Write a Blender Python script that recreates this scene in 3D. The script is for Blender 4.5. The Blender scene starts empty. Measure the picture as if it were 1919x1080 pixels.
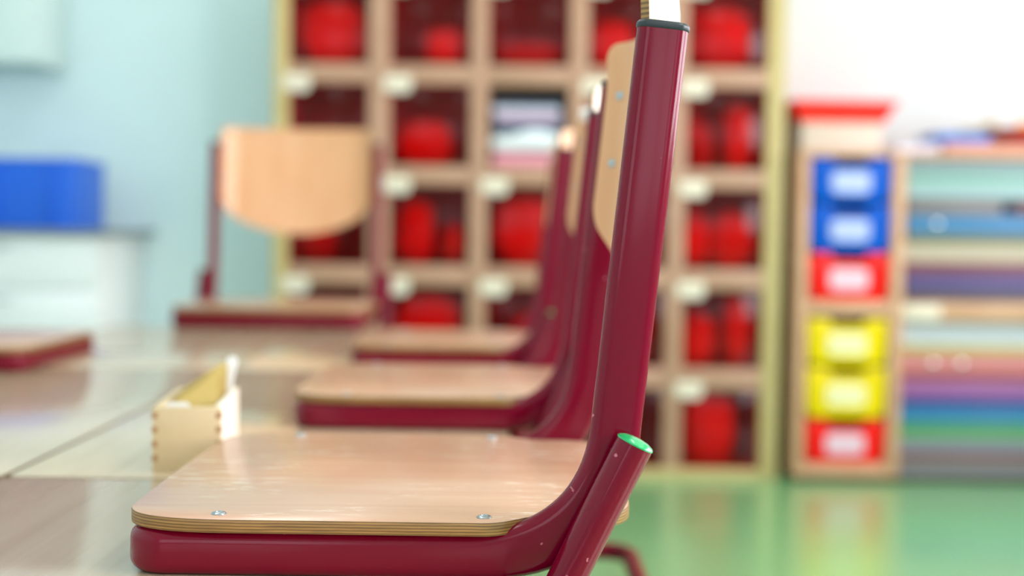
import bpy, bmesh, math, random
from mathutils import Vector, Matrix
random.seed(7)
S = bpy.context.scene
COL = S.collection
PI = math.pi

# ------------------------------------------------------------------ camera
FT = 0.675                 # table top height
ZC = 0.942
cam_d = bpy.data.cameras.new('camera')
cam = bpy.data.objects.new('camera', cam_d); COL.objects.link(cam)
cam_d.sensor_width = 36; cam_d.lens = 2450 / 1919 * 36
cam_d.clip_start = 0.05
cam_d.dof.use_dof = True; cam_d.dof.focus_distance = 1.0
cam_d.dof.aperture_fstop = 2.35; cam_d.dof.aperture_blades = 0
pitch = math.atan(107 / 2450)
cam.matrix_world = Matrix.Translation((0, 0, ZC)) @ Matrix.Rotation(PI/2 - pitch, 4, 'X') @ Matrix.Rotation(math.radians(.8), 4, 'Z')
S.camera = cam

# ------------------------------------------------------------------ world, lights, exposure
S.view_settings.view_transform = 'Standard'; S.view_settings.look = 'None'
S.view_settings.gamma = 1; S.view_settings.use_curve_mapping = False
S.view_settings.exposure = 0.0
W = bpy.data.worlds.new('sky'); S.world = W; W.use_nodes = True
bg = W.node_tree.nodes['Background']
bg.inputs[0].default_value = (0.86, 0.90, 1.0, 1); bg.inputs[1].default_value = 1.6

def area(name, loc, rot, sx, sy, power, color):
    l = bpy.data.lights.new(name, 'AREA'); l.shape = 'RECTANGLE'; l.size = sx; l.size_y = sy
    l.energy = power; l.color = color
    o = bpy.data.objects.new(name, l); COL.objects.link(o); o.location = loc; o.rotation_euler = rot
    return o
# daylight outside the windows of the right wall (facing -X) and of the wall behind the camera (facing +Y)
DAY = (1.0, 0.945, 1.0)
for i, yc in enumerate((4.05, 2.15, 0.25)):
    area('window_daylight', (3.22, yc, 1.65), (0, PI/2, 0), 1.35, 1.6, (42, 70, 165)[i], DAY)
for i, xc in enumerate((-1.3, 0.75, 2.5)):
    area('window_daylight', (xc, -2.62, 1.65), (PI/2, 0, 0), 1.5, 1.35, (13, 13, 11)[i], DAY)

# unseen fill lights added under the ceiling to lift the walls
for xc, yc in ((-.9, 4.0), (.9, 4.0), (-.9, 1.6), (.9, 1.6)):
    area('ceiling_fill_light', (xc, yc, 2.83), (0, 0, 0), .3, 1.2, 7, (1, .95, .95))

# ------------------------------------------------------------------ materials
def srgb(r, g, b):
    f = lambda c: (c/255/12.92) if c/255 <= .04045 else ((c/255+.055)/1.055)**2.4
    return (f(r), f(g), f(b), 1)
def mat(name, col, rough=.5, metal=0, coat=0, noise=0, nscale=8, bump=0, bscale=60, coatr=.05, spec=.5):
    m = bpy.data.materials.new(name); m.use_nodes = True
    nt = m.node_tree; p = nt.nodes['Principled BSDF']
    p.inputs['Roughness'].default_value = rough; p.inputs['Metallic'].default_value = metal
    p.inputs['Coat Weight'].default_value = coat; p.inputs['Coat Roughness'].default_value = coatr
    p.inputs['Specular IOR Level'].default_value = spec
    p.inputs['Base Color'].default_value = col
    tc = nt.nodes.new('ShaderNodeTexCoord')
    n = nt.nodes.new('ShaderNodeTexNoise'); n.inputs['Scale'].default_value = nscale; n.inputs['Detail'].default_value = 4
    nt.links.new(tc.outputs['Object'], n.inputs['Vector'])
    mx = nt.nodes.new('ShaderNodeMix'); mx.data_type = 'RGBA'
    k = noise if noise else .04
    mx.inputs[6].default_value = tuple(c*(1-k) for c in col[:3]) + (1,)
    mx.inputs[7].default_value = tuple(min(1, c*(1+k)) for c in col[:3]) + (1,)
    nt.links.new(n.outputs[0], mx.inputs[0]); nt.links.new(mx.outputs[2], p.inputs['Base Color'])
    if bump:
        n2 = nt.nodes.new('ShaderNodeTexNoise'); n2.inputs['Scale'].default_value = bscale; n2.inputs['Detail'].default_value = 2
        nt.links.new(tc.outputs['Object'], n2.inputs['Vector'])
        b = nt.nodes.new('ShaderNodeBump'); b.inputs['Strength'].default_value = bump; b.inputs['Distance'].default_value = .002
        nt.links.new(n2.outputs[0], b.inputs['Height']); nt.links.new(b.outputs[0], p.inputs['Normal'])
        nt.links.new(b.outputs[0], p.inputs['Coat Normal'])
    return m

def wood(name, c1, c2, scale=(2, 40, 40), rough=.35, scratches=None, coat=.0, coatr=.15):
    m = bpy.data.materials.new(name); m.use_nodes = True
    nt = m.node_tree; p = nt.nodes['Principled BSDF']; N = nt.nodes.new; L = nt.links.new
    p.inputs['Roughness'].default_value = rough
    p.inputs['Coat Weight'].default_value = coat; p.inputs['Coat Roughness'].default_value = coatr
    tc = N('ShaderNodeTexCoord'); mp = N('ShaderNodeMapping'); mp.inputs['Scale'].default_value = scale
    L(tc.outputs['Object'], mp.inputs['Vector'])
    n = N('ShaderNodeTexNoise'); n.inputs['Scale'].default_value = 1; n.inputs['Detail'].default_value = 8; n.inputs['Distortion'].default_value = .4
    L(mp.outputs[0], n.inputs['Vector'])
    n2 = N('ShaderNodeTexNoise'); n2.inputs['Scale'].default_value = 5; n2.inputs['Detail'].default_value = 2
    L(tc.outputs['Object'], n2.inputs['Vector'])
    ad = N('ShaderNodeMath'); ad.operation = 'MULTIPLY_ADD'; ad.inputs[1].default_value = .5
    L(n2.outputs[0], ad.inputs[0]); L(n.outputs[0], ad.inputs[2])
    r = N('ShaderNodeMapRange'); r.inputs[1].default_value = .5; r.inputs[2].default_value = 1.0
    L(ad.outputs[0], r.inputs[0])
    mx = N('ShaderNodeMix'); mx.data_type = 'RGBA'; mx.inputs[6].default_value = c1; mx.inputs[7].default_value = c2
    L(r.outputs[0], mx.inputs[0])
    out = mx.outputs[2]
    if scratches:
        # pale rubbed marks and fine scratches running mostly along the seat
        ms = N('ShaderNodeMapping'); ms.inputs['Scale'].default_value = (14, 60, 1); ms.inputs['Rotation'].default_value = (0, 0, .25)
        L(tc.outputs['Object'], ms.inputs['Vector'])
        s = N('ShaderNodeTexNoise'); s.inputs['Scale'].default_value = 1.6; s.inputs['Detail'].default_value = 9; s.inputs['Roughness'].default_value = .75
        L(ms.outputs[0], s.inputs['Vector'])
        sr = N('ShaderNodeMapRange'); sr.inputs[1].default_value = .53; sr.inputs[2].default_value = .64; sr.inputs[4].default_value = .75
        L(s.outputs[0], sr.inputs[0])
        b = N('ShaderNodeTexNoise'); b.inputs['Scale'].default_value = 9
        L(tc.outputs['Object'], b.inputs['Vector'])
        br = N('ShaderNodeMapRange'); br.inputs[1].default_value = .46; br.inputs[2].default_value = .58
        L(b.outputs[0], br.inputs[0])
        mu = N('ShaderNodeMath'); mu.operation = 'MULTIPLY'; L(sr.outputs[0], mu.inputs[0]); L(br.outputs[0], mu.inputs[1])
        m2 = N('ShaderNodeMix'); m2.data_type = 'RGBA'; m2.inputs[7].default_value = scratches
        L(mu.outputs[0], m2.inputs[0]); L(out, m2.inputs[6]); out = m2.outputs[2]
    L(out, p.inputs['Base Color'])
    return m

def ply_edge(name, z0, pitch):
    # laminations: alternating light and dark veneers stacked along local z
    m = bpy.data.materials.new(name); m.use_nodes = True
    nt = m.node_tree; p = nt.nodes['Principled BSDF']; N = nt.nodes.new; L = nt.links.new
    p.inputs['Roughness'].default_value = .45
    tc = N('ShaderNodeTexCoord'); sp = N('ShaderNodeSeparateXYZ'); L(tc.outputs['Object'], sp.inputs[0])
    nz = N('ShaderNodeTexNoise'); nz.inputs['Scale'].default_value = 30; L(tc.outputs['Object'], nz.inputs['Vector'])
    a = N('ShaderNodeMath'); a.operation = 'MULTIPLY_ADD'; a.inputs[1].default_value = .0012; L(nz.outputs[0], a.inputs[0]); L(sp.outputs[2], a.inputs[2])
    d = N('ShaderNodeMath'); d.operation = 'MULTIPLY'; d.inputs[1].default_value = 2*PI/pitch; L(a.outputs[0], d.inputs[0])
    s = N('ShaderNodeMath'); s.operation = 'SINE'; L(d.outputs[0], s.inputs[0])
    r = N('ShaderNodeMapRange'); r.inputs[1].default_value = -.8; r.inputs[2].default_value = .8; L(s.outputs[0], r.inputs[0])
    mx = N('ShaderNodeMix'); mx.data_type = 'RGBA'; mx.inputs[6].default_value = srgb(116, 82, 42); mx.inputs[7].default_value = srgb(164, 124, 68)
    L(r.outputs[0], mx.inputs[0])
    mp = N('ShaderNodeMapping'); mp.inputs['Scale'].default_value = (30, 30, 400); L(tc.outputs['Object'], mp.inputs['Vector'])
    g = N('ShaderNodeTexNoise'); g.inputs['Scale'].default_value = 1; g.inputs['Detail'].default_value = 5; L(mp.outputs[0], g.inputs['Vector'])
    gr = N('ShaderNodeMapRange'); gr.inputs[1].default_value = .3; gr.inputs[2].default_value = .7; gr.inputs[3].default_value = .7; gr.inputs[4].default_value = 1.15; L(g.outputs[0], gr.inputs[0])
    m2 = N('ShaderNodeMix'); m2.data_type = 'RGBA'; m2.blend_type = 'MULTIPLY'; m2.inputs[0].default_value = 1
    L(mx.outputs[2], m2.inputs[6]); L(gr.outputs[0], m2.inputs[7]); L(m2.outputs[2], p.inputs['Base Color'])
    return m

def paint_material():
    # wine-red powder coat with light chips along worn spots
    m = mat('wine_red_paint', srgb(112, 0, 33), rough=.14, coat=0, noise=.05, bump=.03, bscale=60, spec=.24)
    nt = m.node_tree; p = nt.nodes['Principled BSDF']; N = nt.nodes.new; L = nt.links.new
    tc = N('ShaderNodeTexCoord')
    n = N('ShaderNodeTexNoise'); n.inputs['Scale'].default_value = 95; n.inputs['Detail'].default_value = 3; L(tc.outputs['Object'], n.inputs['Vector'])
    r = N('ShaderNodeMapRange'); r.inputs[1].default_value = .725; r.inputs[2].default_value = .75; L(n.outputs[0], r.inputs[0])
    src = p.inputs['Base Color'].links[0].from_socket
    mx = N('ShaderNodeMix'); mx.data_type = 'RGBA'; mx.inputs[7].default_value = srgb(190, 110, 125)
    L(r.outputs[0], mx.inputs[0]); L(src, mx.inputs[6]); L(mx.outputs[2], p.inputs['Base Color'])
    return m

def red_acrylic():
    m = bpy.data.materials.new('red_translucent_plastic'); m.use_nodes = True
    nt = m.node_tree; N = nt.nodes.new; L = nt.links.new
    for n in list(nt.nodes):
        if n.type != 'OUTPUT_MATERIAL': nt.nodes.remove(n)
    out = [n for n in nt.nodes if n.type == 'OUTPUT_MATERIAL'][0]
    t = N('ShaderNodeBsdfTransparent'); t.inputs[0].default_value = (.95, .012, .05, 1)
    d = N('ShaderNodeBsdfDiffuse'); d.inputs[0].default_value = srgb(120, 0, 22)
    g = N('ShaderNodeBsdfGlossy'); g.inputs[0].default_value = (1, 1, 1, 1); g.inputs['Roughness'].default_value = .12
    m1 = N('ShaderNodeMixShader'); m1.inputs[0].default_value = .06
    L(t.outputs[0], m1.inputs[1]); L(d.outputs[0], m1.inputs[2])
    fr = N('ShaderNodeFresnel'); fr.inputs[0].default_value = 1.45
    m2 = N('ShaderNodeMixShader'); fm = N('ShaderNodeMath'); fm.operation = 'MULTIPLY'; fm.inputs[1].default_value = .35; L(fr.outputs[0], fm.inputs[0]); L(fm.outputs[0], m2.inputs[0]); L(m1.outputs[0], m2.inputs[1]); L(g.outputs[0], m2.inputs[2])
    L(m2.outputs[0], out.inputs[0])
    return m

M = dict(
    paint=paint_material(),
    cap=mat('black_rubber', srgb(28, 38, 44), .35, noise=.1),
    green=mat('green_plastic', srgb(10, 165, 95), .18, coat=.6),
    steel=mat('zinc_steel', srgb(170, 176, 184), .28, metal=1, bump=.1, bscale=500),
    dark=mat('dark_slot', srgb(45, 45, 48), .5),
    seat=wood('beech_veneer', srgb(202, 152, 122), srgb(212, 168, 138), (3, 55, 20), .27, scratches=srgb(244, 226, 208), coat=.25),
    back=wood('beech_backrest', srgb(214, 156, 108), srgb(222, 170, 126), (30, 30, 3), .3, coat=.2),
    plyedge=ply_edge('plywood_layers', 0, .0023),
    backedge=ply_edge('plywood_rim', 0, .004),
    table=wood('table_laminate', srgb(202, 176, 146), srgb(216, 194, 166), (60, 3, 20), .2, coat=.4, coatr=.08),
    tedge=mat('table_edge', srgb(120, 92, 62), .5),
    grey=mat('grey_steel_paint', srgb(120, 124, 128), .35),
    shelf=wood('pale_birch', srgb(170, 128, 102), srgb(184, 144, 118), (6, 6, 30), .45),
    shelfside=wood('yellow_birch', srgb(182, 164, 106), srgb(194, 176, 122), (6, 6, 30), .5),
    acrylic=red_acrylic(),
    tag=mat('cream_tag', srgb(226, 216, 196), .5),
    wallL=mat('aqua_wall', srgb(212, 236, 240), .85, noise=.02),
    wallW=mat('white_wall', srgb(213, 217, 217), .8, noise=.015),
    ceil=mat('ceiling_paint', srgb(240, 240, 238), .9),
    cab=wood('beech_cabinet', srgb(196, 148, 112), srgb(208, 164, 130), (8, 8, 30), .42),
    cabdark=mat('plinth_brown', srgb(58, 46, 30), .6),
    white=mat('white_lacquer', srgb(240, 242, 245), .3),
    worktop=mat('grey_worktop', srgb(120, 132, 138), .4),
    handle=mat('brushed_handle', srgb(170, 172, 175), .3, metal=1),
    skirt=mat('skirting_paint', srgb(215, 220, 215), .6),
    frame=mat('window_frame_white', srgb(235, 236, 236), .4),
    boxwood=wood('pine_box', srgb(208, 182, 138), srgb(220, 196, 156), (4, 30, 50), .4),
    joint=mat('end_grain', srgb(166, 118, 70), .6),
)
def colour(name, r, g, b, rough=.4, **k): 
    key = 'c_' + name
    if key not in M: M[key] = mat(name, srgb(r, g, b), rough, **k)
    return M[key]

def floor_mat():
    m = mat('green_linoleum', srgb(122, 188, 128), .3, noise=.12, nscale=5, coat=1, coatr=.22)
    return m
M['floor'] = floor_mat()

# ------------------------------------------------------------------ mesh helpers
class MB:
    def __init__(s): s.v = []; s.f = []; s.mi = []
    def add(s, v, f, mi=0, mt=None):
        o = len(s.v)
        s.v += [tuple(mt @ Vector(p)) if mt else tuple(p) for p in v]
        s.f += [tuple(i + o for i in q) for q in f]
        s.mi += (mi if isinstance(mi, list) else [mi]*len(f))
        return s
    def bm(s, b, mi=0, mt=None):
        b.verts.index_update()
        s.add([v.co[:] for v in b.verts], [[v.index for v in f.verts] for f in b.faces], mi, mt); b.free(); return s
    def build(s, name, mats, parent=None, smooth=True, angle=35):
        me = bpy.data.meshes.new(name); me.from_pydata(s.v, [], s.f); me.update()
        for m in (mats if isinstance(mats, (list, tuple)) else [mats]): me.materials.append(m)
        for p, i in zip(me.polygons, s.mi): p.material_index = i
        b = bmesh.new(); b.from_mesh(me); bmesh.ops.recalc_face_normals(b, faces=b.faces); 
        if smooth:
            for f in b.faces: f.smooth = True
            for e in b.edges:
                if len(e.link_faces) == 2 and e.calc_face_angle(0) > math.radians(angle): e.smooth = False
        b.to_mesh(me); b.free()
        o = bpy.data.objects.new(name, me); COL.objects.link(o)
        if parent: o.parent = parent
        return o

def rbox(sx, sy, sz, r=.003, seg=2, c=(0, 0, 0)):
    b = bmesh.new(); bmesh.ops.create_cube(b, size=1)
    for v in b.verts: v.co = Vector((v.co.x*sx, v.co.y*sy, v.co.z*sz))
    if r: bmesh.ops.bevel(b, geom=b.edges[:], offset=min(r, sx*.45, sy*.45, sz*.45), segments=seg, affect='EDGES', profile=.5)
    for v in b.verts: v.co += Vector(c)
    return b
def box2(mb, x0, x1, y0, y1, z0, z1, r=.002, mi=0, mt=None):
    return mb.bm(rbox(x1-x0, y1-y0, z1-z0, r, 2, ((x0+x1)/2, (y0+y1)/2, (z0+z1)/2)), mi, mt)

def prism(mb, pts, z0, z1, mi=0, mis=None, bev=0.0, mt=None, plane='xy', n=2):
    """extrude a closed outline; bev rounds the top and bottom rims; mis = material of side faces"""
    mis = mi if mis is None else mis
    P = [Vector((p[0], p[1])) for p in pts]; k = len(P)
    ar = sum(P[i].x*P[(i+1) % k].y - P[(i+1) % k].x*P[i].y for i in range(k))
    if ar < 0: P.reverse()
    nor = []
    for i in range(k):
        t = (P[(i+1) % k] - P[i-1]); t.normalize(); nor.append(Vector((-t.y, t.x)))  # inward
    rings = []
    if bev:
        for j in range(n+1):
            a = PI/2*j/n; rings.append((bev*(1-math.sin(a)), z0 + bev*(1-math.cos(a))))
        for j in range(n+1):
            a = PI/2*j/n; rings.append((bev*(1-math.cos(a)), z1 - bev*(1-math.sin(a))))
    else: rings = [(0, z0), (0, z1)]
    V = []; F = []; MI = []
    for off, z in rings:
        for i in range(k):
            q = P[i] + nor[i]*off
            V.append((q.x, q.y, z) if plane == 'xy' else (q.x, z, q.y))
    for r in range(len(rings)-1):
        for i in range(k):
            F.append((r*k+i, r*k+(i+1) % k, (r+1)*k+(i+1) % k, (r+1)*k+i)); MI.append(mis)
    F.append(tuple(range(k))[::-1]); MI.append(mi)
    F.append(tuple((len(rings)-1)*k+i for i in range(k))); MI.append(mi)
    return mb.add(V, F, MI, mt)

def sweep(mb, rings, mi=0, cap=True, closed=False):
    k = len(rings[0]); V = [p for r in rings for p in r]; F = []
    n = len(rings)
    for r in range(n if closed else n-1):
        for i in range(k):
            a = r*k; b = ((r+1) % n)*k
            F.append((a+i, a+(i+1) % k, b+(i+1) % k, b+i))
    if cap and not closed:
        F.append(tuple(range(k))[::-1]); F.append(tuple((n-1)*k+i for i in range(k)))
    return mb.add(V, F, mi)

def tube(mb, pts, r, n=16, mi=0, cap=True):
    pts = [Vector(p) for p in pts]; rings = []; up = None
    for i, p in enumerate(pts):
        t = (pts[min(i+1, len(pts)-1)] - pts[max(i-1, 0)]).normalized()
        if up is None:
            up = Vector((0, 1, 0)) if abs(t.y) < .9 else Vector((0, 0, 1))
        up = (up - t*up.dot(t)).normalized(); sd = t.cross(up)
        rr = r[i] if isinstance(r, (list, tuple)) else r
        rings.append([p + up*math.cos(2*PI*j/n)*rr + sd*math.sin(2*PI*j/n)*rr for j in range(n)])
    return sweep(mb, rings, mi, cap)

def fillet(pts, rad, n=8):
    pts = [Vector(p) for p in pts]; out = [pts[0]]
    for i in range(1, len(pts)-1):
        a, b, c = pts[i-1], pts[i], pts[i+1]
        r = rad if not isinstance(rad, (list, tuple)) else rad[i-1]
        u = (a-b).normalized(); v = (c-b).normalized()
        ang = u.angle(v); d = r/math.tan(ang/2)
        d = min(d, (a-b).length*.49, (c-b).length*.49); r = d*math.tan(ang/2)
        cen = b + (u+v).normalized()*(r/math.sin(ang/2))
        s = b+u*d - cen; e = b+v*d - cen; th = s.angle(e)
        for j in range(n+1):
            w = j/n
            out.append(cen + (s*math.sin((1-w)*th) + e*math.sin(w*th))/math.sin(th))
    out.append(pts[-1]); return out

def lathe(mb, prof, n=20, mi=0, mt=None):
    V = []; F = []
    for r, z in prof:
        for j in range(n): V.append((max(r, 1e-5)*math.cos(2*PI*j/n), max(r, 1e-5)*math.sin(2*PI*j/n), z))
    for i in range(len(prof)-1):
        for j in range(n): F.append((i*n+j, i*n+(j+1) % n, (i+1)*n+(j+1) % n, (i+1)*n+j))
    F.append(tuple(range(n))[::-1]); F.append(tuple((len(prof)-1)*n+j for j in range(n)))
    return mb.add(V, F, mi, mt)

def empty(name, loc=(0, 0, 0), rz=0, label=None, cat=None, group=None):
    o = bpy.data.objects.new(name, None); COL.objects.link(o); o.empty_display_size = .05
    o.location = loc; o.rotation_euler = (0, 0, rz); return tag(o, label, cat, group)
def tag(o, label=None, cat=None, group=None, kind=None):
    if label: o['label'] = label
    if cat: o['category'] = cat
    if group: o['group'] = group
    if kind: o['kind'] = kind
    return o
def struct(mb, name, m, **k): return tag(mb.build(name, m, **k), kind='structure')
def dup(root, loc, rz, label, group=None, scale=1):
    def cp(o, par):
        c = o.copy(); COL.objects.link(c)
        if par: c.parent = par
        for ch in o.children: cp(ch, c)
        return c
    r = cp(root, None); r.location = loc; r.rotation_euler = (0, 0, rz); r.scale = (scale,)*3; r['label'] = label
    if group: r['group'] = group
    return r

# ------------------------------------------------------------------ the room
XL, XR, YB, YF, H = -2.5, 3.1, 5.42, -2.5, 2.9
struct(box2(MB(), XL-.1, XR+.1, YF-.1, YB+.1, -.06, 0, 0), 'floor', M['floor'], smooth=False)
struct(box2(MB(), XL-.1, XR+.1, YF-.1, YB+.1, H, H+.1, 0), 'ceiling', M['ceil'], smooth=False)
# back wall: aqua on the left, white on the right, changing behind the locker shelf
b = MB(); box2(b, XL-.1, -.3, YB, YB+.1, 0, H, 0, 0); box2(b, -.3, XR+.1, YB, YB+.1, 0, H, 0, 1)
struct(b, 'wall_back', [M['wallL'], M['wallW']], smooth=False)
struct(box2(MB(), XL-.1, XL, YF, YB, 0, H, 0), 'wall_left', M['wallL'], smooth=False)
WY = [(-.55, 1.05), (1.35, 2.95), (3.25, 4.85)]; WX = [(-2.05, -.55), (0, 1.5), (1.75, 3.0)]; WZ = (.95, 2.35)
b = MB()
box2(b, XR, XR+.1, YF, YB, 0, WZ[0], 0); box2(b, XR, XR+.1, YF, YB, WZ[1], H, 0)
e = [YF] + [v for w in WY for v in w] + [YB]
for i in range(0, len(e), 2): box2(b, XR, XR+.1, e[i], e[i+1], WZ[0], WZ[1], 0)
struct(b, 'wall_right', M['wallW'], smooth=False)
b = MB()
box2(b, XL, XR, YF-.1, YF, 0, WZ[0], 0); box2(b, XL, XR, YF-.1, YF, WZ[1], H, 0)
e = [XL] + [v for w in WX for v in w] + [XR]
for i in range(0, len(e), 2): box2(b, e[i], e[i+1], YF-.1, YF, WZ[0], WZ[1], 0)
struct(b, 'wall_front', M['wallW'], smooth=False)
def window(n, a, c, side):
    b = MB(); t = .05
    def bar(u0, u1, z0, z1):
        if side == 'x': box2(b, XR+.02, XR+.07, u0, u1, z0, z1, .004)
        else: box2(b, u0, u1, YF-.07, YF-.02, z0, z1, .004)
    bar(a, c, WZ[0], WZ[0]+t); bar(a, c, WZ[1]-t, WZ[1]); bar(a, a+t, WZ[0], WZ[1]); bar(c-t, c, WZ[0], WZ[1])
    bar((a+c)/2-.03, (a+c)/2+.03, WZ[0], WZ[1]); bar(a, c, 1.62, 1.67)
    struct(b, 'window_%d' % n, M['frame'], smooth=False)
for i, w in enumerate(WY): window(i+1, w[0], w[1], 'x')
for i, w in enumerate(WX): window(i+4, w[0], w[1], 'y')
struct(box2(MB(), XL, -.95, YB-.015, YB, 0, .08, .003), 'baseboard_back', M['skirt'])
struct(box2(MB(), XL, XL+.015, YF, YB-.02, 0, .08, .003), 'baseboard_left', M['skirt'])
struct(box2(MB(), XR-.015, XR, YF, YB-.02, 0, .08, .003), 'baseboard_right', M['skirt'])

# ------------------------------------------------------------------ tables (three rows of two, pushed together)
def table(x0, x1, y0, y1, label):
    cx, cy = (x0+x1)/2, (y0+y1)/2
    t = empty('classroom_table', (cx, cy, 0), 0, label, 'table')
    w, d = (x1-x0)/2 - .0015, (y1-y0)/2 - .0015
    def rr(r, n=5):
        o = []
        for sx, sy, a0 in ((1, 1, 0), (-1, 1, 90), (-1, -1, 180), (1, -1, 270)):
            for j in range(n+1):
                a = math.radians(a0 + 90*j/n); o.append((sx*(w-r)+r*math.cos(a), sy*(d-r)+r*math.sin(a)))
        return o
    prism(MB(), rr(.012), FT-.022, FT, 0, 1, .002).build('tabletop', [M['table'], M['tedge']], t)
    lx = w - .18; ly = d - .06
    b = MB()
    for s in (-1, 1):
        box2(b, -lx, lx, s*ly-.012, s*ly+.012, FT-.062, FT-.0225, .003); box2(b, s*(lx-.0)-.012, s*(lx-.0)+.012, -ly, ly, FT-.062, FT-.0225, .003)
    b.build('apron', M['grey'], t)
    for sx in (-1, 1):
        for sy in (-1, 1):
            l = MB(); lathe(l, [(.016, .012), (.016, FT-.0226)], 16, 0, Matrix.Translation((sx*lx, sy*ly, 0)))
            lg = l.build('leg', M['grey'], t)
            lathe(MB(), [(.017, 0), (.019, .004), (.0175, .03), (.016, .032)], 16, 0, Matrix.Translation((sx*lx, sy*ly, 0))).build('foot_cap', M['cap'], lg)
    return t
TX = (-1.07, -.535, 0.0); TY = (.305, 1.37, 2.435, 3.50)
names = {(0, 0): 'beech-topped table nearest the camera, left of the seam that runs beside the wooden box',
         (1, 0): 'beech-topped classroom table directly under the nearest red-framed chair',
         (0, 1): 'middle table of the left column, with the red chair edge lying over its far end',
         (1, 1): 'middle table of the right column, carrying the small finger-jointed wooden box',
         (0, 2): 'farthest table on the left, next to the white drawer cabinet side',
         (1, 2): 'farthest table on the right, under the far chair that faces the camera'}
for (i, j), nm in names.items(): table(TX[i], TX[i+1], TY[j], TY[j+1], nm)

# ------------------------------------------------------------------ the chair
PL = .0995  # slope of the posts
def post_x(z): return .0813 + (z-.115)*PL
HW = .199   # y of tube centre
def flat_oval(c, wide, thin, hw, ht, n=5):
    """rounded-rectangle ring: half width hw along 'wide', half thickness ht along 'thin'"""
    r = ht*.88; out = []
    for sx, sy, a0 in ((1, 1, 0), (-1, 1, 90), (-1, -1, 180), (1, -1, 270)):
        for j in range(n+1):
            a = math.radians(a0 + 90*j/n)
            out.append(c + wide*(sx*(hw-r)+r*math.cos(a)) + thin*(sy*(ht-r)+r*math.sin(a)))
    return out
def side_path():
    """centre line of one side in (x, z) from the front rail back and up the post, with tangent and half width"""
    P0, P1, P2, P3 = (-.03, .0123), (.031, .0123), (.0768, .041), (post_x(.112), .112)
    out = []
    for i in range(5): x = -.2635 + (.2335)*i/5; out.append(((x, .0123), .0173))
    for i in range(19):
        t = i/18; q = [(1-t)**3*a + 3*(1-t)**2*t*b_ + 3*(1-t)*t*t*c + t**3*d for a, b_, c, d in zip(P0, P1, P2, P3)]
        out.append((tuple(q), .0173 + (.0194-.0173)*t + .0040*math.sin(PI*t)))
    for i in range(1, 9): z = .112 + (.4155-.112)*i/8; out.append(((post_x(z), z), .0194))
    return out
def chair_frame():
    sp = side_path(); rings = []
    n = len(sp)
    def side(sgn, seq):
        for idx in seq:
            (x, z), hw = sp[idx]
            a = sp[max(idx-1, 0)][0]; c = sp[min(idx+1, n-1)][0]
            T = Vector((c[0]-a[0], 0, c[1]-a[1])).normalized()
            wd = Vector((-T.z, 0, T.x)); yield (Vector((x, sgn*HW, z)), wd, Vector((0, -sgn, 0)), hw)
    st = list(side(-1, range(n-1, -1, -1)))
    # front corners and front bar: path in plan, wide direction stays vertical
    r = .022; xf = -.2855
    def corner(sgn, rev):
        o = []
        for j in range(1, 9):
            a = PI/2*j/9
            if rev: a = PI/2 - a
            cx = xf + r; cy = sgn*(HW - r)
            px = cx - r*math.sin(a); py = cy + sgn*r*math.cos(a)
            nrm = Vector((math.sin(a), -sgn*math.cos(a), 0))   # inward
            o.append((Vector((px, py, .0123)), Vector((0, 0, 1)), nrm, .0173))
        return o
    st += corner(-1, False)
    for j in range(5):
        y = -(HW-r) + 2*(HW-r)*j/4
        st.append((Vector((xf - .002*(1-(2*j/4-1)**2), y, .0123)), Vector((0, 0, 1)), Vector((1, 0, 0)), .0173))
    st += corner(1, True)
    st += list(side(1, range(0, n)))
    mb = MB(); sweep(mb, [flat_oval(c, w, t, hw, .0108) for c, w, t, hw in st])
    # small spacer pads under the seat
    for y in (-HW, HW): box2(mb, -.11, -.07, y-.008, y+.008, .029, .0305, 0); box2(mb, -.235, -.20, y-.008, y+.008, .029, .0305, 0)
    return mb
def seat_outline():
    pts = []; h = .2155
    def q(a, c, b_, n=10):   # quadratic curve
        return [((1-t)**2*a[0]+2*(1-t)*t*c[0]+t*t*b_[0], (1-t)**2*a[1]+2*(1-t)*t*c[1]+t*t*b_[1]) for t in [i/n for i in range(n+1)]]
    half = [(-.3015, 0), (-.301, .08)]
    half += q((-.299, .165), (-.295, .2150), (-.215, h))
    half += [(-.12, h), (-.028, h)]
    half += q((-.020, h), (-.006, h-.001), (.006, .2005), 5) + q((.008, .199), (.017, .187), (.03, .1865), 5)
    half += q((.055, .1865), (.098, .180), (.099, .125), 8)
    half += [(.101, .06)]
    half.append((.1015, 0))
    lower = [(x, -y) for x, y in half[1:-1]]
    return half + lower[::-1]
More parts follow.
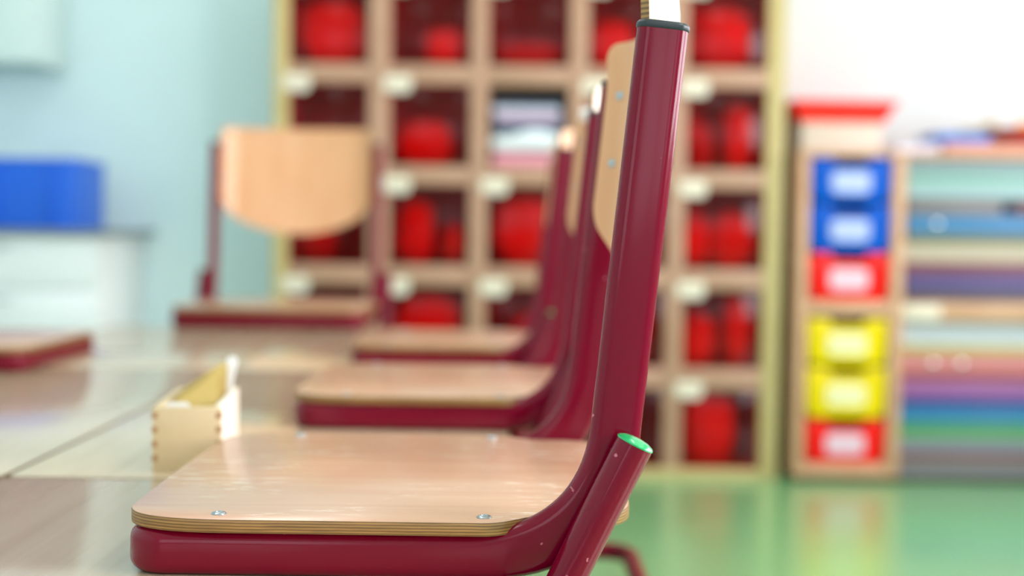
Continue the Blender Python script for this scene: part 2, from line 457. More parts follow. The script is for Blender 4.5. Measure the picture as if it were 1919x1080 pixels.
def backrest():
    """U-curved panel: its ends lie along the posts' inner faces; outline D-shaped (flat top, curved foot)"""
    yi = HW - .0108 - .0047; th = .0042
    pl = [Vector((-.0115, -yi)), Vector((.0150, -yi+.026)), Vector((.034, 0)), Vector((.0150, yi-.026)), Vector((-.0115, yi))]
    path = fillet([Vector((p.x, p.y, 0)) for p in pl], [.05, 1.2, .05], 10)
    # resample by length
    L = [0]
    for i in range(1, len(path)): L.append(L[-1] + (path[i]-path[i-1]).length)
    tot = L[-1]; U = tot/2
    us = [tot*(.5-.5*math.cos(PI*i/60)) for i in range(61)]
    def at(u):
        for i in range(1, len(L)):
            if u <= L[i] + 1e-9:
                w = (u-L[i-1])/(L[i]-L[i-1]+1e-12); return path[i-1].lerp(path[i], w), (path[i]-path[i-1]).normalized()
        return path[-1], (path[-1]-path[-2]).normalized()
    def zb(u):
        e = min(u, tot-u); q = max(0, 1-(1-e/U)**2)
        base = .283 - .084*q**.66
        if e < .010: base += .010*(1-math.sqrt(max(0, 1-(1-e/.010)**2)))
        return base
    def zt(u):
        e = min(u, tot-u); r = .018
        return .458 - (r*(1-math.sqrt(max(0, 1-(1-e/r)**2))) if e < r else 0)
    NV = 10; V = []; F = []; MI = []
    nu = len(us)
    for side in (-1, 1):
        for u in us:
            p, t = at(u); nrm = Vector((-t.y, t.x, 0))
            for k in range(NV+1):
                z = zb(u) + (zt(u)-zb(u))*k/NV
                w = p + nrm*th*side
                V.append((post_x(z) + w.x - 2.0*max(0, z-.40)**2, w.y, z))
    def idx(s, i, k): return s*nu*(NV+1) + i*(NV+1) + k
    for i in range(nu-1):
        for k in range(NV):
            for s in (0, 1): F.append((idx(s, i, k), idx(s, i+1, k), idx(s, i+1, k+1), idx(s, i, k+1))); MI.append(2 if s == 0 else 0)
        for k in (0, NV): F.append((idx(0, i, k), idx(0, i+1, k), idx(1, i+1, k), idx(1, i, k))); MI.append(1)
    for i in (0, nu-1):
        for k in range(NV): F.append((idx(0, i, k), idx(0, i, k+1), idx(1, i, k+1), idx(1, i, k))); MI.append(1)
    scr = []
    for u in (.019, tot-.019):
        p, t = at(u); scr.append((p + Vector((-t.y, t.x, 0))*th, Vector((-t.y, t.x, 0))))
    return MB().add(V, F, MI), scr
def make_chair(loc, label):
    root = empty('school_chair', loc, 0, label, 'chair')
    chair_frame().build('frame', M['paint'], root, angle=50)
    st = prism(MB(), seat_outline(), .0302, .0405, 0, 1, .0005).build('seat', [M['seat'], M['plyedge']], root)
    for sx in (-.224, -.019):
        for sy in (-.195, .195):
            b = MB(); lathe(b, [(.0058, 0), (.0058, .0006), (.0050, .0014), (.0032, .0020), (.0024, .0020), (.0020, .0012), (.0001, .0012)], 20, 0, Matrix.Translation((sx, sy, .0404)))
            lathe(b, [(.0019, .0012), (.0001, .0013)], 6, 1, Matrix.Translation((sx, sy, .0404)))
            b.build('screw', [M['steel'], M['dark']], st)
    bmb, scr = backrest()
    bk = bmb.build('backrest', [M['back'], M['backedge'], colour('glossy_glare_veneer', 232, 208, 180, .14, coat=1, coatr=.05)], root, angle=40)  # outer face paler than the front: window glare put into its colour
    for sp_, sn in scr:
        for z in (.4035, .3335):
            mt = Matrix.Translation((post_x(z) + sp_.x, sp_.y, z)) @ Vector((0, 0, 1)).rotation_difference(sn).to_matrix().to_4x4()
            lathe(MB(), [(.0045, -.0005), (.0045, .0008), (.003, .0016), (.001, .0016)], 14, 0, mt).build('screw', M['steel'], bk)
    # rubber caps of the posts
    for s in (-1, 1):
        c = Vector((post_x(.4155), s*HW, .4155)); up = Vector((PL, 0, 1)).normalized(); wd = Vector((1, 0, -PL)).normalized()
        rings = [flat_oval(c + up*h_, wd, Vector((0, 1, 0)), .0194+g, .0108+g) for h_, g in ((-.0002, .0004), (.001, .0009), (.0035, .0008), (.0055, -.0008), (.0064, -.0045))]
        sweep(MB(), rings).build('post_cap', M['cap'], root)
    # slanting legs with runner, joined by a bar across the back of the runners
    RL = .0145; d = Vector((-.0478, 0, -.0994)).normalized()
    top = Vector((.0935, 0, .1040))
    zb = -.27; k = (zb-top.z)/d.z
    knee = top + d*k
    xr = .195; ly = HW + .0108 + RL - .001
    for s in (-1, 1):
        pts = fillet([top, knee, Vector((xr, 0, zb))], [.07], 12)
        pts = [Vector((p.x, s*ly, p.z)) for p in pts]
        pts = pts[:-1] + fillet([pts[-2], Vector((xr, s*ly, zb)), Vector((xr, s*(ly-.10), zb))], [.045], 8)[1:]
        lg = tube(MB(), pts, RL, 24).build('leg', M['paint'], root)
        # green cap
        q = Vector((0, 0, 1)).rotation_difference(-d).to_matrix().to_4x4()
        mt = Matrix.Translation((top.x, s*ly, top.z)) @ q
        lathe(MB(), [(RL+.0003, -.0002), (RL+.0004, .0008), (RL-.0008, .0022), (RL-.005, .0040), (RL-.010, .0048), (.0005, .005)], 28, 0, mt).build('end_cap', M['green'], lg)
    tube(MB(), [(xr, -(ly-.10), zb), (xr, 0, zb), (xr, ly-.10, zb)], RL, 20).build('crossbar', M['paint'], root)
    # weld bead joining leg and post
    return root
CZ = FT + .005
c1 = make_chair((0, 1.196, CZ), 'nearest chair, worn beech seat, wine-red frame and green leg cap, in sharp focus')
g = 'red-framed chairs lifted onto the tables'
c1['group'] = g
c2 = dup(c1, (.005, 1.940, CZ), 0, 'second red-framed beech chair in the right row, directly behind the sharp nearest one', g)
c3 = dup(c1, (-.012, 2.700, CZ), 0, 'third and farthest red-framed beech chair of the right row, its seat highest in the picture', g)
dup(c1, (-.648, 3.792, FT + .0061), PI/2, 'far red-framed chair facing the camera, broad beech backrest with curved lower edge', g, 1.22)
dup(c1, (-1.170, 2.545, CZ), PI, 'red-framed chair at the left picture edge, only its front seat corner showing', g)

# the farthest chair of the row gets no painted glare on its backrest rear; the second one has a white patch added at its backrest corner
for ch in c3.children:
    if ch.name.startswith('backrest'):
        ch.material_slots[2].link = 'OBJECT'; ch.material_slots[2].material = M['back']
st_ = box2(MB(), post_x(.45)-.014, post_x(.45)+.012, .154, .192, .438, .4600, .004).build('corner_patch', colour('white_patch', 240, 240, 240, .4), c2)
st_['label'] = 'small white patch on the backrest corner'

# ------------------------------------------------------------------ wooden card box
def finger_box():
    w, dp, h, t = .0735, .185, .0706, .008
    root = empty('card_box', (-.361, 1.505, FT), math.radians(6), 'small pale finger-jointed wooden box holding cards, standing on the table', 'box')
    # origin at the middle of the base
    b = MB(); box2(b, -w/2, w/2, -dp/2, -dp/2+t, 0, h, .001); 
    f = b.build('front_panel', M['boxwood'], root)
    box2(MB(), -w/2, w/2, dp/2-t, dp/2, 0, h, .001).build('back_panel', M['boxwood'], root)
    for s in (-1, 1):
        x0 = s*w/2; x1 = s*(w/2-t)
        box2(MB(), min(x0, x1), max(x0, x1), -dp/2+t, dp/2-t, 0, h, .001).build('side_panel', M['boxwood'] if s < 0 else colour('side_wood_glare', 250, 242, 230, .35), root)  # right side near-white: a bright reflection put into its colour
        j = MB()
        for k in range(4):
            z = .012 + k*.0155
            box2(j, min(s*(w/2+.0004), s*(w/2-.0055)), max(s*(w/2+.0004), s*(w/2-.0055)), -dp/2-.0004, -dp/2+t, z, z+.0062, .0004)
        o = j.build('finger_joint', M['joint'], f); o['label'] = 'darker end grain of the corner joint'
    box2(MB(), -w/2+t, w/2-t, -dp/2+t, dp/2-t, .001, .006, 0).build('bottom_panel', M['boxwood'], root)
    return root
finger_box()
RB = Matrix.Translation((-.361, 1.505, FT)) @ Matrix.Rotation(math.radians(6), 4, 'Z')
card_m = [colour('tan_card', 214, 186, 112, .7), colour('straw_card', 204, 180, 100, .7), colour('buff_card', 222, 196, 128, .7)]
white_card = colour('white_card', 246, 248, 250, .5)
def card(y, tilt, lean, hgt, wd, m, label, name='index_card', x=0, th=.0009, z0=.0065, group='tan cards in the box', slope=0):
    b = MB(); prism(b, [(-wd/2, 0), (wd/2, 0), (wd/2, hgt-.004), (wd/2-.004, hgt), (-wd/2+.004, hgt-slope), (-wd/2, hgt-.004-slope)], -th/2, th/2, plane='xz')
    o = b.build(name, m)
    o.matrix_world = RB @ Matrix.Translation((x, y, z0)) @ Matrix.Rotation(lean, 4, 'X') @ Matrix.Rotation(tilt, 4, 'Y')
    tag(o, label, 'card', group); return o
for i in range(11):
    y = -.045 + i*.0095
    card(y, 0, math.radians(-8), .093+.0006*i, .052, card_m[i % 3], 'tan index card with slanting top edge, standing in the small wooden box', slope=.030)
o = card(.066, math.radians(11), math.radians(-3), .106, .012, white_card, 'tall white divider standing at the right inside the wooden box', 'divider_card', .012, .003, group='white cards in the box'); 
o = card(-.070, 0, 0, .0665, .028, white_card, 'short white card at the near left corner inside the wooden box', 'divider_card', -.013, .0012, group='white cards in the box')

# ------------------------------------------------------------------ locker shelf
SY = 5.0; SB = 5.40
cx = [(-.860, -.556), (-.475, -.168), (-.101, .207), (.279, .588), (.655, .960)]
rz_ = [(1.57, 1.875), (1.185, 1.497), (.805, 1.115), (.424, .728), (.036, .344)]
sh = empty('locker_shelf', ((-.92+1.03)/2, (SY+SB)/2, 0), 0, 'tall birch pigeonhole shelf with red translucent doors against the back wall', 'shelf')
ox, oy = sh.location.x, sh.location.y
def part(mb, name, m, par, **k):
    o = mb.build(name, m, par, **k); return o
def lb(x0, x1, y0, y1, z0, z1, r=.002): return box2(MB(), x0-ox, x1-ox, y0-oy, y1-oy, z0, z1, r)
part(lb(-.920, cx[0][0], SY, SB, 0, 1.945), 'side_panel', M['shelfside'], sh)
part(lb(cx[4][1], 1.030, SY, SB, 0, 1.945), 'side_panel', M['shelfside'], sh)
part(lb(cx[0][0], cx[4][1], SY, SB, 1.875, 1.945), 'top_panel', M['shelfside'], sh)
part(lb(cx[0][0], cx[4][1], SY, SB, 0, .036), 'bottom_panel', M['shelfside'], sh)
part(lb(cx[0][0], cx[4][1], SB-.008, SB-.001, .036, 1.875), 'back_panel', M['shelf'], sh)
for i in range(4): part(lb(cx[i][1], cx[i+1][0], SY, SB-.008, .036, 1.875), 'divider', M['shelf'], sh)
for i in range(5):
    for j in range(4): part(lb(cx[i][0], cx[i][1], SY+.002, SB-.008, rz_[j+1][1], rz_[j][0]), 'shelf_board', M['shelf'], sh)
for j in range(5):
    for i in range(5):
        x0, x1 = cx[i]; z0, z1 = rz_[j]
        opn = (i == 2 and j == 1)
        if not opn:
            d = part(lb(x0+.002, x1-.002, SY+.006, SY+.010, z0+.002, z1-.002, .001), 'door', M['acrylic'], sh)
        # rounded cream tag hanging at the top left corner over the divider
        if not (i == 2 and j == 1) or True:
            b = MB(); w_, h_ = .105, .066
            if i == 2 and j == 1: continue
            pts = [(-.045, h_/2), (-.045, -h_/2+.008)]
            for a in range(0, 7):
                q = math.radians(-90 + 15*a); pts.append((w_-.045-.028+.028*math.cos(q), -h_/2+.028+.028*math.sin(q)))
            pts += [(w_-.045, h_/2-.006), (w_-.051, h_/2)]
            prism(b, pts, -.004, 0, plane='xz', bev=.0008, n=1, mt=Matrix.Translation((x0+.022-ox, SY-.0012-oy, z1-.004)))
            part(b, 'name_tag', M['tag'], sh)

def sack(name, x, y, z, w, d, h, m, label, seed, lean=0, cat='bag', group=None, neck=True):
    """soft drawstring bag resting in a pigeonhole"""
    rnd = random.Random(seed); ph = [rnd.uniform(0, 6.28) for _ in range(6)]
    V = []; F = []; nu, nv = 28, 16
    for k in range(nv+1):
        t = k/nv; zz = t*h
        rr = (1-abs(2*t-1)**3.2)**.42 if 0 < t < 1 else .0
        if t < .5: rr = max(rr, .55 if k else .45)
        if neck and t > .82: rr = max(rr, .22)
        for j in range(nu):
            a = 2*PI*j/nu
            c, s_ = math.cos(a), math.sin(a)
            ex = abs(c)**.62*(1 if c > 0 else -1); ey = abs(s_)**.62*(1 if s_ > 0 else -1)
            wob = 1 + .05*math.sin(3*a+ph[0]+t*4) + .035*math.sin(7*a+ph[1]-t*6) + .03*math.sin(5*t*PI+ph[2]+a)
            V.append((ex*rr*w/2*wob + lean*t*t*h, ey*rr*d/2*min(wob, 1.04), zz))
    for k in range(nv):
        for j in range(nu): F.append((k*nu+j, k*nu+(j+1) % nu, (k+1)*nu+(j+1) % nu, (k+1)*nu+j))
    F.append(tuple(range(nu))[::-1]); F.append(tuple(nv*nu+j for j in range(nu)))
    root = empty(name, (x, y, z), 0, label, cat, group)
    MB().add(V, F).build('sack', m, root, angle=60)
    if neck:
        tp = Vector((lean*h, 0, h))
        tube(MB(), fillet([tp+Vector((-.03, -.01, -.01)), tp+Vector((-.022, -.03, .0)), tp+Vector((.02, -.03, -.005)), tp+Vector((.03, -.01, -.012))], .01, 4), .0035, 8).build('drawstring', M['c_cord'], root)
    return root
colour('cord', 225, 215, 205, .8)
R1 = colour('bright_red_fabric', 240, 2, 10, .7, spec=.15, bump=.4, bscale=90)
R2 = colour('crimson_fabric', 196, 4, 34, .7, spec=.15, bump=.4, bscale=90)
R3 = colour('orange_red_fabric', 240, 60, 14, .45)
R4 = colour('pink_red_vinyl', 232, 20, 80, .2, coat=.8)
R5 = colour('charcoal_fabric', 60, 44, 52, .8)
R6 = colour('beige_fabric', 210, 160, 140, .8)
WH = colour('white_cloth', 232, 238, 244, .6)
Y0 = SY + .19
def cell(i, j): return cx[i], rz_[j]
def bag(i, j, fx, w, h, m, lab, seed, d=.26, lean=0, neck=True, fy=0):
    (x0, x1), (z0, z1) = cell(i, j)
    W_ = x1-x0; xx = x0 + fx*W_
    xx = min(max(xx, x0+w/2*1.12+.004), x1-w/2*1.12-.004)
    return sack('drawstring_bag' if neck else 'cushion_bag', xx, Y0+fy, z0+.0005, w, d, min(h, z1-z0-.02), m, lab, seed, lean, 'bag', None, neck)
row = ['top row', 'second row', 'third row', 'fourth row', 'bottom row']
colm = ['leftmost column', 'second column', 'middle column', 'fourth column', 'rightmost column']
def L_(txt, i, j): return '%s behind red door, %s, %s of the tall shelf' % (txt, row[j], colm[i])
bag(0, 0, .5, .26, .27, R1, L_('big bright red bag', 0, 0), 1)
bag(1, 0, .66, .17, .16, R1, L_('low red bag', 1, 0), 2)
bag(2, 0, .5, .25, .11, R2, L_('low crimson bag', 2, 0), 3, neck=False)
bag(3, 0, .3, .17, .2, R1, L_('bright red bag', 3, 0), 4)
bag(4, 0, .45, .26, .27, R4, L_('full pinkish red bag', 4, 0), 5)
bag(0, 1, .5, .22, .15, R5, L_('dark charcoal bag', 0, 1), 6)
bag(1, 1, .4, .22, .19, R1, L_('slumped bright red bag', 1, 1), 7)
bag(4, 1, .72, .12, .27, R1, L_('narrow upright red bag', 4, 1), 8)
bag(4, 1, .18, .11, .20, R2, L_('small crimson bag', 4, 1), 9)
bag(0, 2, .28, .16, .24, R2, L_('dark crimson bag', 0, 2), 10)
bag(1, 2, .3, .15, .26, R1, L_('upright scarlet bag', 1, 2), 11)
bag(1, 2, .82, .10, .17, R4, L_('small glossy pink-red bag', 1, 2), 12)
bag(2, 2, .55, .26, .28, R1, L_('bulging scarlet bag', 2, 2), 13)
bag(3, 2, .5, .2, .22, R2, L_('crimson bag', 3, 2), 14)
bag(4, 2, .12, .10, .22, R1, L_('slim scarlet bag', 4, 2), 15)
bag(4, 2, .68, .17, .23, R3, L_('rounded orange-red bag', 4, 2), 16)
bag(0, 3, .4, .2, .2, R2, L_('crimson bag', 0, 3), 17)
bag(1, 3, .5, .27, .27, R1, L_('wide bright red bag', 1, 3), 18)
bag(2, 3, .6, .2, .2, R4, L_('glossy pink-red bag', 2, 3), 19)
bag(3, 3, .5, .24, .27, R1, L_('bright red bag', 3, 3), 20)
bag(4, 3, .2, .13, .21, R1, L_('shorter red bag', 4, 3), 21)
bag(4, 3, .76, .12, .28, R1, L_('tall red bag', 4, 3), 22)
bag(3, 4, .3, .15, .14, R5, L_('small dark bag', 3, 4), 23)
bag(4, 4, .38, .22, .28, R1, L_('large red bag', 4, 4), 24, neck=False)
bag(1, 4, .5, .2, .2, R2, L_('crimson bag', 1, 4), 25)
# the open pigeonhole: folded cloths and papers
(x0, x1), (z0, z1) = cell(2, 1)
def slab(name, xa, xb, ya, yb, za, zb_, m, label, cat, group=None, r=.006, wave=0, seed=0):
    b = bmesh.new(); bmesh.ops.create_grid(b, x_segments=14, y_segments=6, size=.5)
    cxm, cym = (xa+xb)/2, (ya+yb)/2
    mb = MB(); bb = rbox(xb-xa, yb-ya, zb_-za, r, 3)
    bmesh.ops.subdivide_edges(bb, edges=[e for e in bb.edges if e.calc_length() > .5*(xb-xa)], cuts=10)
    b.free()
    for v in bb.verts:
        t = v.co.z/(zb_-za) + .5
        v.co.z += wave*t*(math.sin(v.co.x*14+seed) + .6*math.sin(v.co.x*31+v.co.y*9+seed*2))
    mb.bm(bb); o = mb.build(name, m); o.location = (cxm, cym, (za+zb_)/2)
    tag(o, label, cat, group); return o
slab('folded_cloth', x0+.012, x1-.012, SY+.02, SB-.08, z0+.0005, z0+.056, colour('rose_cloth', 226, 150, 168, .7), 'folded rose pink cloth at the bottom of the open pigeonhole', 'cloth', r=.02)
slab('folded_cloth', x0+.008, x1-.01, SY+.005, SB-.08, z0+.064, z0+.130, WH, 'folded white cloth in the open pigeonhole lying on the pink one', 'cloth', r=.03, wave=.012, seed=1)
slab('paper_packet', x0+.02, x1-.02, SY+.02, SB-.08, z0+.149, z0+.176, colour('steel_blue_cover', 96, 122, 150, .5), 'slate blue packet above the white cloth in the open pigeonhole', 'packet', r=.006)
slab('paper_packet', x0+.03, x1-.03, SY+.03, SB-.08, z0+.1765, z0+.205, colour('pink_grey_cover', 196, 150, 172, .5), 'mauve packet in the middle of the open pigeonhole', 'packet', r=.006)
slab('paper_packet', x0+.015, x1-.03, SY+.03, SB-.08, z0+.2055, z0+.232, colour('pale_lilac_cover', 196, 204, 226, .5), 'pale lilac packet near the top of the open pigeonhole', 'packet', r=.006)
slab('paper_packet', x0+.02, x1-.02, SY+.03, SB-.08, z0+.2325, z0+.262, colour('black_cover', 42, 54, 70, .5), 'blackish blue packet topmost in the open pigeonhole', 'packet', r=.006)

# ------------------------------------------------------------------ right-hand cabinet
CY, CB = 4.95, 5.40; CT = 1.262
cb = empty('storage_cabinet', (1.80, (CY+CB)/2, 0), 0, 'low beech cabinet with coloured trays on the left and stacked boards on the right', 'cabinet')
ox, oy = cb.location.x, cb.location.y
TX0, TX1 = 1.118, 1.436
part(lb(1.078, TX0, CY, CB, .022, CT-.022), 'side_panel', M['cab'], cb)
part(lb(TX1, 1.482, CY, CB, .022, CT-.022), 'divider', M['cab'], cb)
part(lb(2.46, 2.50, CY, CB, .022, CT-.022), 'side_panel', M['cab'], cb)
part(lb(1.072, 2.506, CY-.004, CB, CT-.022, CT), 'top_panel', M['cab'], cb)
part(lb(1.078, 2.50, CB-.008, CB-.001, .022, CT-.022), 'back_panel', M['cab'], cb)
part(lb(1.09, 2.49, CY+.02, CB, 0, .022), 'plinth', M['cabdark'], cb)
part(lb(TX0, TX1, CY+.001, CB-.008, .022, .072), 'bottom_panel', M['cab'], cb)
part(lb(TX0, TX1, CY+.001, CB-.008, .640, .694), 'shelf_board', M['cab'], cb)
part(lb(1.482, 2.46, CY+.001, CB-.008, .622, .694), 'shelf_board', M['cab'], cb)
for k, (xa, xb, za, zz) in enumerate([(1.484, 1.625, .628, .682)]):
    part(lb(xa, xb, CY-.0035, CY+.0005, za, zz, .001), 'shelf_tag', M['tag'], cb)
# dark runner strips of the tray column
for z in (.874, 1.063): part(lb(TX0, TX0+.010, CY+.02, CB-.02, z-.004, z), 'tray_runner', M['cabdark'], cb)

def tray(z, h, m, label, mo):
    t = empty('plastic_tray', ((TX0+TX1)/2, CY+.006, z), 0, label, 'tray', 'plastic trays in the cabinet')
    w = (TX1-TX0)/2 - .006
    # front: bowed face with rounded lower corners and a finger notch in the rim
    pts = []
    def arc(cx_, cz, r, a0, a1, n=6): return [(cx_+r*math.cos(math.radians(a0+(a1-a0)*k/n)), cz+r*math.sin(math.radians(a0+(a1-a0)*k/n))) for k in range(n+1)]
    pts += arc(-w+.040, .034, .032, 180, 270) + arc(w-.040, .034, .032, 270, 360)
    pts += [(w-.002, h-.032), (w-.002, h)]
    pts += [(.075, h)] + [(.075-.020*(1-math.cos(PI*k/6))/2*1.0, h-.026*(1-math.cos(PI*k/6))/2) for k in range(1, 7)]
    pts += [(-.055+.0, h-.026)] + [(-.055-.020*(1-math.cos(PI*k/6))/2, h-.026+.026*(1-math.cos(PI*k/6))/2) for k in range(1, 7)]
    pts += [(-w+.002, h), (-w+.002, h-.032)]
    prism(MB(), pts, 0, .006, plane='xz', bev=.0015).build('front_panel', m, t)
    b = MB()   # tub: bottom, two sides, back
    box2(b, -w+.012, w-.012, .006, .40, .004, .008, 0); box2(b, -w+.010, -w+.014, .006, .40, .004, h-.03, 0)
    box2(b, w-.014, w-.010, .006, .40, .004, h-.03, 0); box2(b, -w+.012, w-.012, .396, .40, .004, h-.03, 0)
    b.build('tub', m, t)
    # rim rails running back, and a rolled lip under the notch
    b = MB(); box2(b, -w, -w+.014, .0, .40, h-.034, h-.028, .001); box2(b, w-.014, w, 0, .40, h-.034, h-.028, .001)
    tube(b, [(-w+.004, -.001, h-.036), (w-.004, -.001, h-.036)], .004, 10)
    b.build('rim', m, t)
    o = MB(); lw, lh = .073, .041; r = .022; zc = h*.46; pts = []
    for sx, sz, a0 in ((1, 1, 0), (-1, 1, 90), (-1, -1, 180), (1, -1, 270)): pts += arc(sx*(lw-r), zc+sz*(lh-r), r, a0, a0+90, 5)
    prism(o, pts, -.005, .0005, plane='xz', bev=.001, n=1)
    lh_ = o.build('label_holder', mo, t); lh_['label'] = 'pale rounded label window'
    return t
LBm = colour('tray_label_blue', 170, 184, 222, .3); LRm = colour('tray_label_pink', 224, 190, 206, .3); LYm = colour('tray_label_yellow', 232, 228, 176, .3)
TB = colour('blue_plastic', 0, 84, 190, .35, spec=.12); TR = colour('red_plastic', 236, 20, 12, .3, spec=.2); TYm = colour('yellow_plastic', 230, 204, 0, .3, spec=.2)
for z, h, m, mo, lab in [
    (1.068, .165, TB, LBm, 'topmost tray of the cabinet, blue with pale label'),
    (.880, .178, TB, LBm, 'second blue tray from the top, just above the red one'),
    (.6945, .178, TR, LRm, 'red tray between the blue trays and the shelf board'),
    (.449, .176, TYm, LYm, 'upper yellow tray under the cabinet shelf board'),
    (.248, .190, TYm, LYm, 'lower yellow tray just above the bottom red one'),
    (.0725, .165, TR, LRm, 'bottom red tray at the foot of the cabinet')]:
    tray(z, h, m, lab, mo)

# flat boards, folders and paper stacks filling the right compartment
layers_up = [ # z0, z1, colour, name, category, label, x0
    (.6945, .739, (110, 96, 108), 'folder_stack', 'dark grey-violet folders lying on the upper shelf board, lowest of the upper pile', 1.500),
    (.7395, .790, (112, 98, 170), 'folder_stack', 'violet-blue folders above the dark grey-violet ones in the upper pile', 1.500),
    (.7905, .829, (152, 96, 136), 'folder_stack', 'mauve folders under the brick red board in the upper pile', 1.500),
    (.8295, .846, (190, 84, 78), 'board', 'thin brick red board beneath the cream stack in the upper pile', 1.496),
    (.8465, .918, (234, 218, 196), 'paper_stack', 'thick cream paper stack in the middle of the upper pile', 1.486),
    (.9185, .950, (120, 126, 70), 'board', 'olive green board between cream paper and blue box', 1.500),
    (.9505, 1.031, (84, 152, 212), 'flat_box', 'sky blue flat box in the upper pile', 1.498),
    (1.0315, 1.076, (158, 142, 134), 'flat_box', 'grey-brown flat box above the sky blue one', 1.498),
    (1.0765, 1.090, (120, 140, 176), 'board', 'thin slate blue slab standing for the shadow just above the grey-brown box', 1.498),  # bluish shadow between box and paper, built as a solid slab
    (1.0905, 1.156, (196, 230, 232), 'paper_stack', 'pale aqua paper stack second from top of the upper pile', 1.492),
    (1.1565, 1.176, (122, 200, 168), 'board', 'thin mint green board between the two pale paper stacks', 1.494),
    (1.1765, 1.233, (184, 206, 214), 'paper_stack', 'pale grey-blue paper stack at the very top of the upper pile', 1.486)]
layers_lo = [
    (.0225, .077, (150, 150, 156), 'paper_stack', 'grey paper stack at the very bottom of the lower pile', 1.486),
    (.0775, .109, (146, 96, 88), 'flat_box', 'brown flat box above the bottom grey paper', 1.486),
    (.1095, .169, (168, 166, 184), 'paper_stack', 'lavender grey paper stack in the lower pile', 1.486),
    (.1695, .184, (150, 220, 170), 'board', 'thin pale green board above the lavender grey paper', 1.486),
    (.1845, .227, (92, 168, 108), 'folder_stack', 'leaf green folders in the lower pile', 1.486),
    (.2275, .252, (40, 168, 196), 'board', 'turquoise board on top of the leaf green folders', 1.486),
    (.2525, .303, (44, 132, 204), 'folder_stack', 'strong blue folders under the indigo board', 1.486),
    (.3035, .323, (66, 56, 130), 'board', 'dark indigo board under the purple folders', 1.486),
    (.3235, .354, (166, 96, 192), 'folder_stack', 'purple folders in the lower pile', 1.486),
    (.3545, .401, (214, 134, 198), 'folder_stack', 'orchid pink folders on top of the purple ones', 1.486),
    (.4015, .419, (176, 56, 70), 'board', 'dark red board beneath the salmon box', 1.486),
    (.4195, .496, (246, 156, 156), 'flat_box', 'salmon pink flat box with added shiny studs', 1.488),
    (.4965, .527, (218, 200, 96), 'board', 'mustard yellow board under the white paper', 1.492),
    (.5275, .616, (240, 246, 254), 'paper_stack', 'thick bright white paper stack topmost of the lower pile', 1.484)]
for k, (z0, z1, c, nm, lab, xs) in enumerate(layers_up + layers_lo):
    rnd = random.Random(k); x1_ = 2.43 - rnd.uniform(0, .06); y0_ = CY + .012 + rnd.uniform(0, .02)
    cat = nm.replace('_', ' ')
    if k == 7: x1_ = 1.855
    m = colour('sheet_%d' % k, *[q*.84 for q in c], .35 if nm != 'paper_stack' else .6)
    h = z1 - z0; mb = MB()
    if nm == 'paper_stack' or nm == 'folder_stack':   # visible separate sheets: slightly staggered leaves
        n = max(2, int(h/.011)); hh = h/n
        for q in range(n):
            dx = rnd.uniform(0, .004); dy = rnd.uniform(0, .006)
            box2(mb, xs+dx, x1_-dx, y0_+dy, 5.36-dy, z0+q*hh, z0+(q+1)*hh-.0006, .0015 if nm == 'paper_stack' else .003)
    elif nm == 'flat_box':
        box2(mb, xs+.002, x1_-.002, y0_+.002, 5.36, z0, z1-.004, .003); box2(mb, xs, x1_, y0_, 5.362, z0+h*.55, z1, .002)
    else: box2(mb, xs, x1_, y0_, 5.36, z0, z1, .003)
    cxm = (xs+x1_)/2
    mb.v = [(v[0]-cxm, v[1]-5.15, v[2]-z0) for v in mb.v]
    o = mb.build(nm, m); o.location = (cxm, 5.15, z0); tag(o, lab, cat)
    if nm == 'flat_box' and k in (6, 23):
        for sx in ((1.612,) if k == 6 else (1.612, 1.722)):  # studs added to catch round highlights
            b = MB(); lathe(b, [(.014, 0), (.014, .003), (.010, .008), (.004, .0105), (.0005, .011)], 20, 0, Matrix.Translation((sx-cxm, y0_-5.15, h*.5)) @ Matrix.Rotation(PI/2, 4, 'X'))
            p_ = b.build('glint_stud', M['c_stud'] if 'c_stud' in M else colour('stud', 240, 240, 244, .12, metal=1), o); p_['label'] = 'shiny metal stud added for a highlight'
# short dark red box beside the grey-brown one
o = box2(MB(), 1.905-2.1, 2.40-2.1, -.2, .2, 0, .044, .003).build('flat_box', colour('rust_box', 120, 66, 60, .5)); o.location = (2.1, 5.165, 1.0318)
tag(o, 'short rust brown flat box right of the grey-brown one', 'flat box')

# things on top of the cabinet
def open_bin(name, x, y, z, w, d, h, flare, m, label, cat, rim=.008):
    """open-topped container whose walls lean out by 'flare'"""
    root = empty(name, (x, y, z), 0, label, cat)
    b = MB(); t = .004
    def ring(w_, d_, zz, r=.015, n=4):
        o = []
        for sx, sy, a0 in ((1, 1, 0), (-1, 1, 90), (-1, -1, 180), (1, -1, 270)):
            for k in range(n+1):
                a = math.radians(a0+90*k/n); o.append(Vector((sx*(w_/2-r)+r*math.cos(a), sy*(d_/2-r)+r*math.sin(a), zz)))
        return o
    rs = [ring(w, d, 0), ring(w+2*flare, d+2*flare*.6, h), ring(w+2*flare-2*t, d+2*flare*.6-2*t, h), ring(w-2*t, d-2*t, t)]
    sweep(b, rs); b.build('shell', m, root)
    b = MB(); rr = ring(w+2*flare+rim, d+2*flare*.6+rim, h, .018); r2 = ring(w+2*flare-2*t, d+2*flare*.6-2*t, h, .014)
    sweep(b, [rr, [p - Vector((0, 0, .009)) for p in rr], [p - Vector((0, 0, .009)) for p in r2], r2], closed=True)
    b.build('rim', m, root)
    return root
open_bin('storage_box', 1.245, 5.14, CT, .31, .30, .108, .002, colour('cream_plastic', 206, 186, 170, .4), 'cream box on the cabinet top under the red tray', 'box', .004)
open_bin('plastic_basin', 1.252, 5.14, CT+.1085, .315, .30, .082, .046, colour('red_basin', 255, 30, 22, .35), 'bright red basin with flaring sides stacked on the cream box', 'basin')
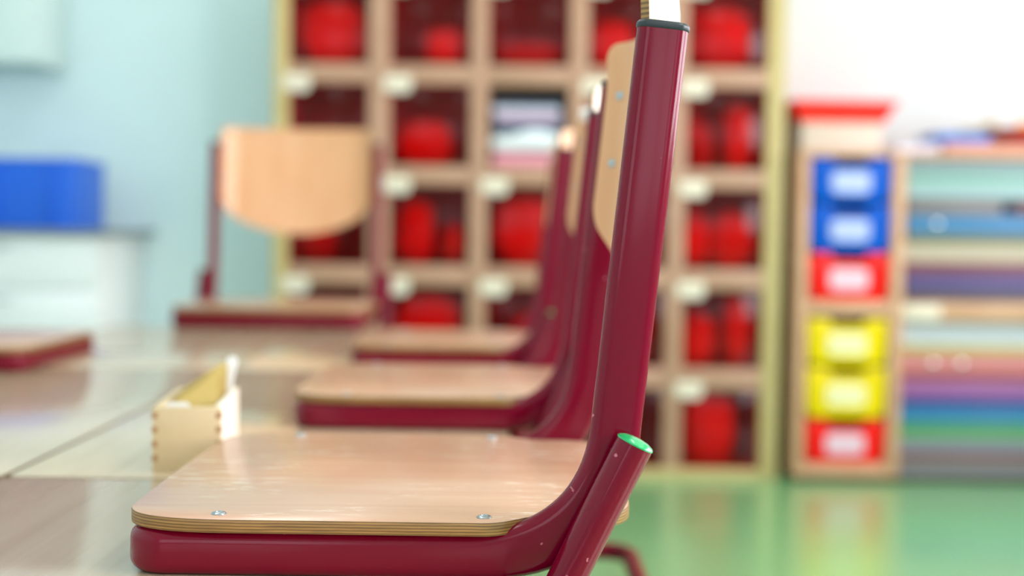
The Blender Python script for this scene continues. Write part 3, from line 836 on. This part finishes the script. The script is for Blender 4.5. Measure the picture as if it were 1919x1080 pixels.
slab('paper_sheaf', 1.46, 1.625, 5.0, 5.30, CT, CT+.030, colour('lilac_paper', 226, 222, 240, .6), 'pale lilac sheaf of paper on the cabinet top beside the cream box', 'paper', r=.004, wave=.004)
o = slab('flat_board', 1.63, 2.25, 4.97, 5.33, CT, CT+.036, colour('salmon_board', 206, 140, 120, .5), 'salmon brown board lying on the cabinet top under the blue and red trays', 'board', r=.004)
open_bin('shallow_tray', 1.715, 5.12, CT+.0365, .205, .22, .040, .004, colour('cyan_blue_plastic', 0, 110, 200, .4), 'shallow bright blue tray on the cabinet top', 'tray')
# dark red bowl at the frame edge
def bowl(x, y, z, r, h, m, label):
    b = MB(); lathe(b, [(r*.5, 0), (r*.52, .003), (r*.8, h*.4), (r, h), (r-.004, h), (r*.78, h*.45), (r*.5, .006), (.001, .006)], 32)
    o = b.build('bowl', m); o.location = (x, y, z); tag(o, label, 'bowl')
bowl(1.955, 5.12, CT+.0365, .125, .062, colour('dark_red_plastic', 168, 24, 30, .35), 'dark red bowl at the right edge on the cabinet top')
def toy(x, y, z, m, label):
    """toy animal block: arched body with head"""
    pts = [(-.035, 0), (-.02, 0), (-.018, .018), (.012, .018), (.015, 0), (.032, 0), (.034, .03), (.048, .045), (.044, .062), (.024, .06), (.015, .045), (-.03, .044), (-.038, .03)]
    b = MB(); prism(b, pts, -.014, .014, plane='xz', bev=.002); o = b.build('toy_animal', m); o.location = (x, y, z); tag(o, label, 'toy'); return o
toy(1.795, 5.22, CT+.0365+.0405, colour('olive_yellow_toy', 176, 150, 50, .5), 'yellow-olive toy figure at the back of the blue tray')
o = bpy.data.objects['toy_animal']; o.location = (1.845, 5.26, CT+.037); o.scale = (1.7, 1.2, 1.7)
o = toy(1.945, 5.12, CT+.0365+.0062, colour('orange_toy', 250, 160, 40, .5), 'orange toy figure standing in the dark red bowl'); o.scale = (1.3, 1.2, 1.5)

# ------------------------------------------------------------------ left drawer counter, crate, wall cabinet
kc = empty('drawer_cabinet', (-1.98, 5.11, 0), 0, 'white drawer cabinet with thin grey worktop by the left wall', 'cabinet')
ox, oy = -1.98, 5.11
part(lb(-2.44, -1.525, 4.83, 5.415, .10, .905), 'body', M['white'], kc)
part(lb(-2.42, -1.54, 4.88, 5.40, 0, .10), 'plinth', M['worktop'], kc)
part(lb(-2.45, -1.475, 4.78, 5.418, .905, .925, .004), 'worktop', M['worktop'], kc)
for k in range(4):
    z0 = .115 + k*.197
    d = part(lb(-2.432, -1.53, 4.812, 4.829, z0, z0+.192, .002), 'drawer', M['white'], kc)
    b = MB(); tube(b, fillet([(-.13, 4.811-oy, z0+.155), (-.13, 4.790-oy, z0+.155), (.13, 4.790-oy, z0+.155), (.13, 4.811-oy, z0+.155)], .008, 4), .004, 8)
    b.build('handle', M['handle'], d)
cr = open_bin('plastic_crate', -1.82, 5.05, .9255, .375, .36, .262, .004, colour('crate_blue', 0, 96, 222, .35), 'bright blue plastic crate on the grey worktop', 'crate', .014)
for x in (-.10, .10): box2(MB(), x-.008, x+.008, -.1905, -.180, .015, .245, .003).build('rib', colour('crate_blue', 0, 104, 224), cr)
wc = empty('wall_cabinet', (-2.15, 5.24, 1.567), 0, 'pale wall-hung cabinet cut off by the left picture edge', 'cabinet')
ox, oy = -2.15, 5.24
for nm, a in (('body', (-2.48, -1.838, 5.10, 5.415, 0, .70)), ('door', (-2.477, -2.16, 5.08, 5.099, .003, .697)), ('door', (-2.155, -1.84, 5.08, 5.099, .003, .697))):
    part(lb(*a), nm, colour('pale_aqua_lacquer', 206, 224, 222, .4), wc)
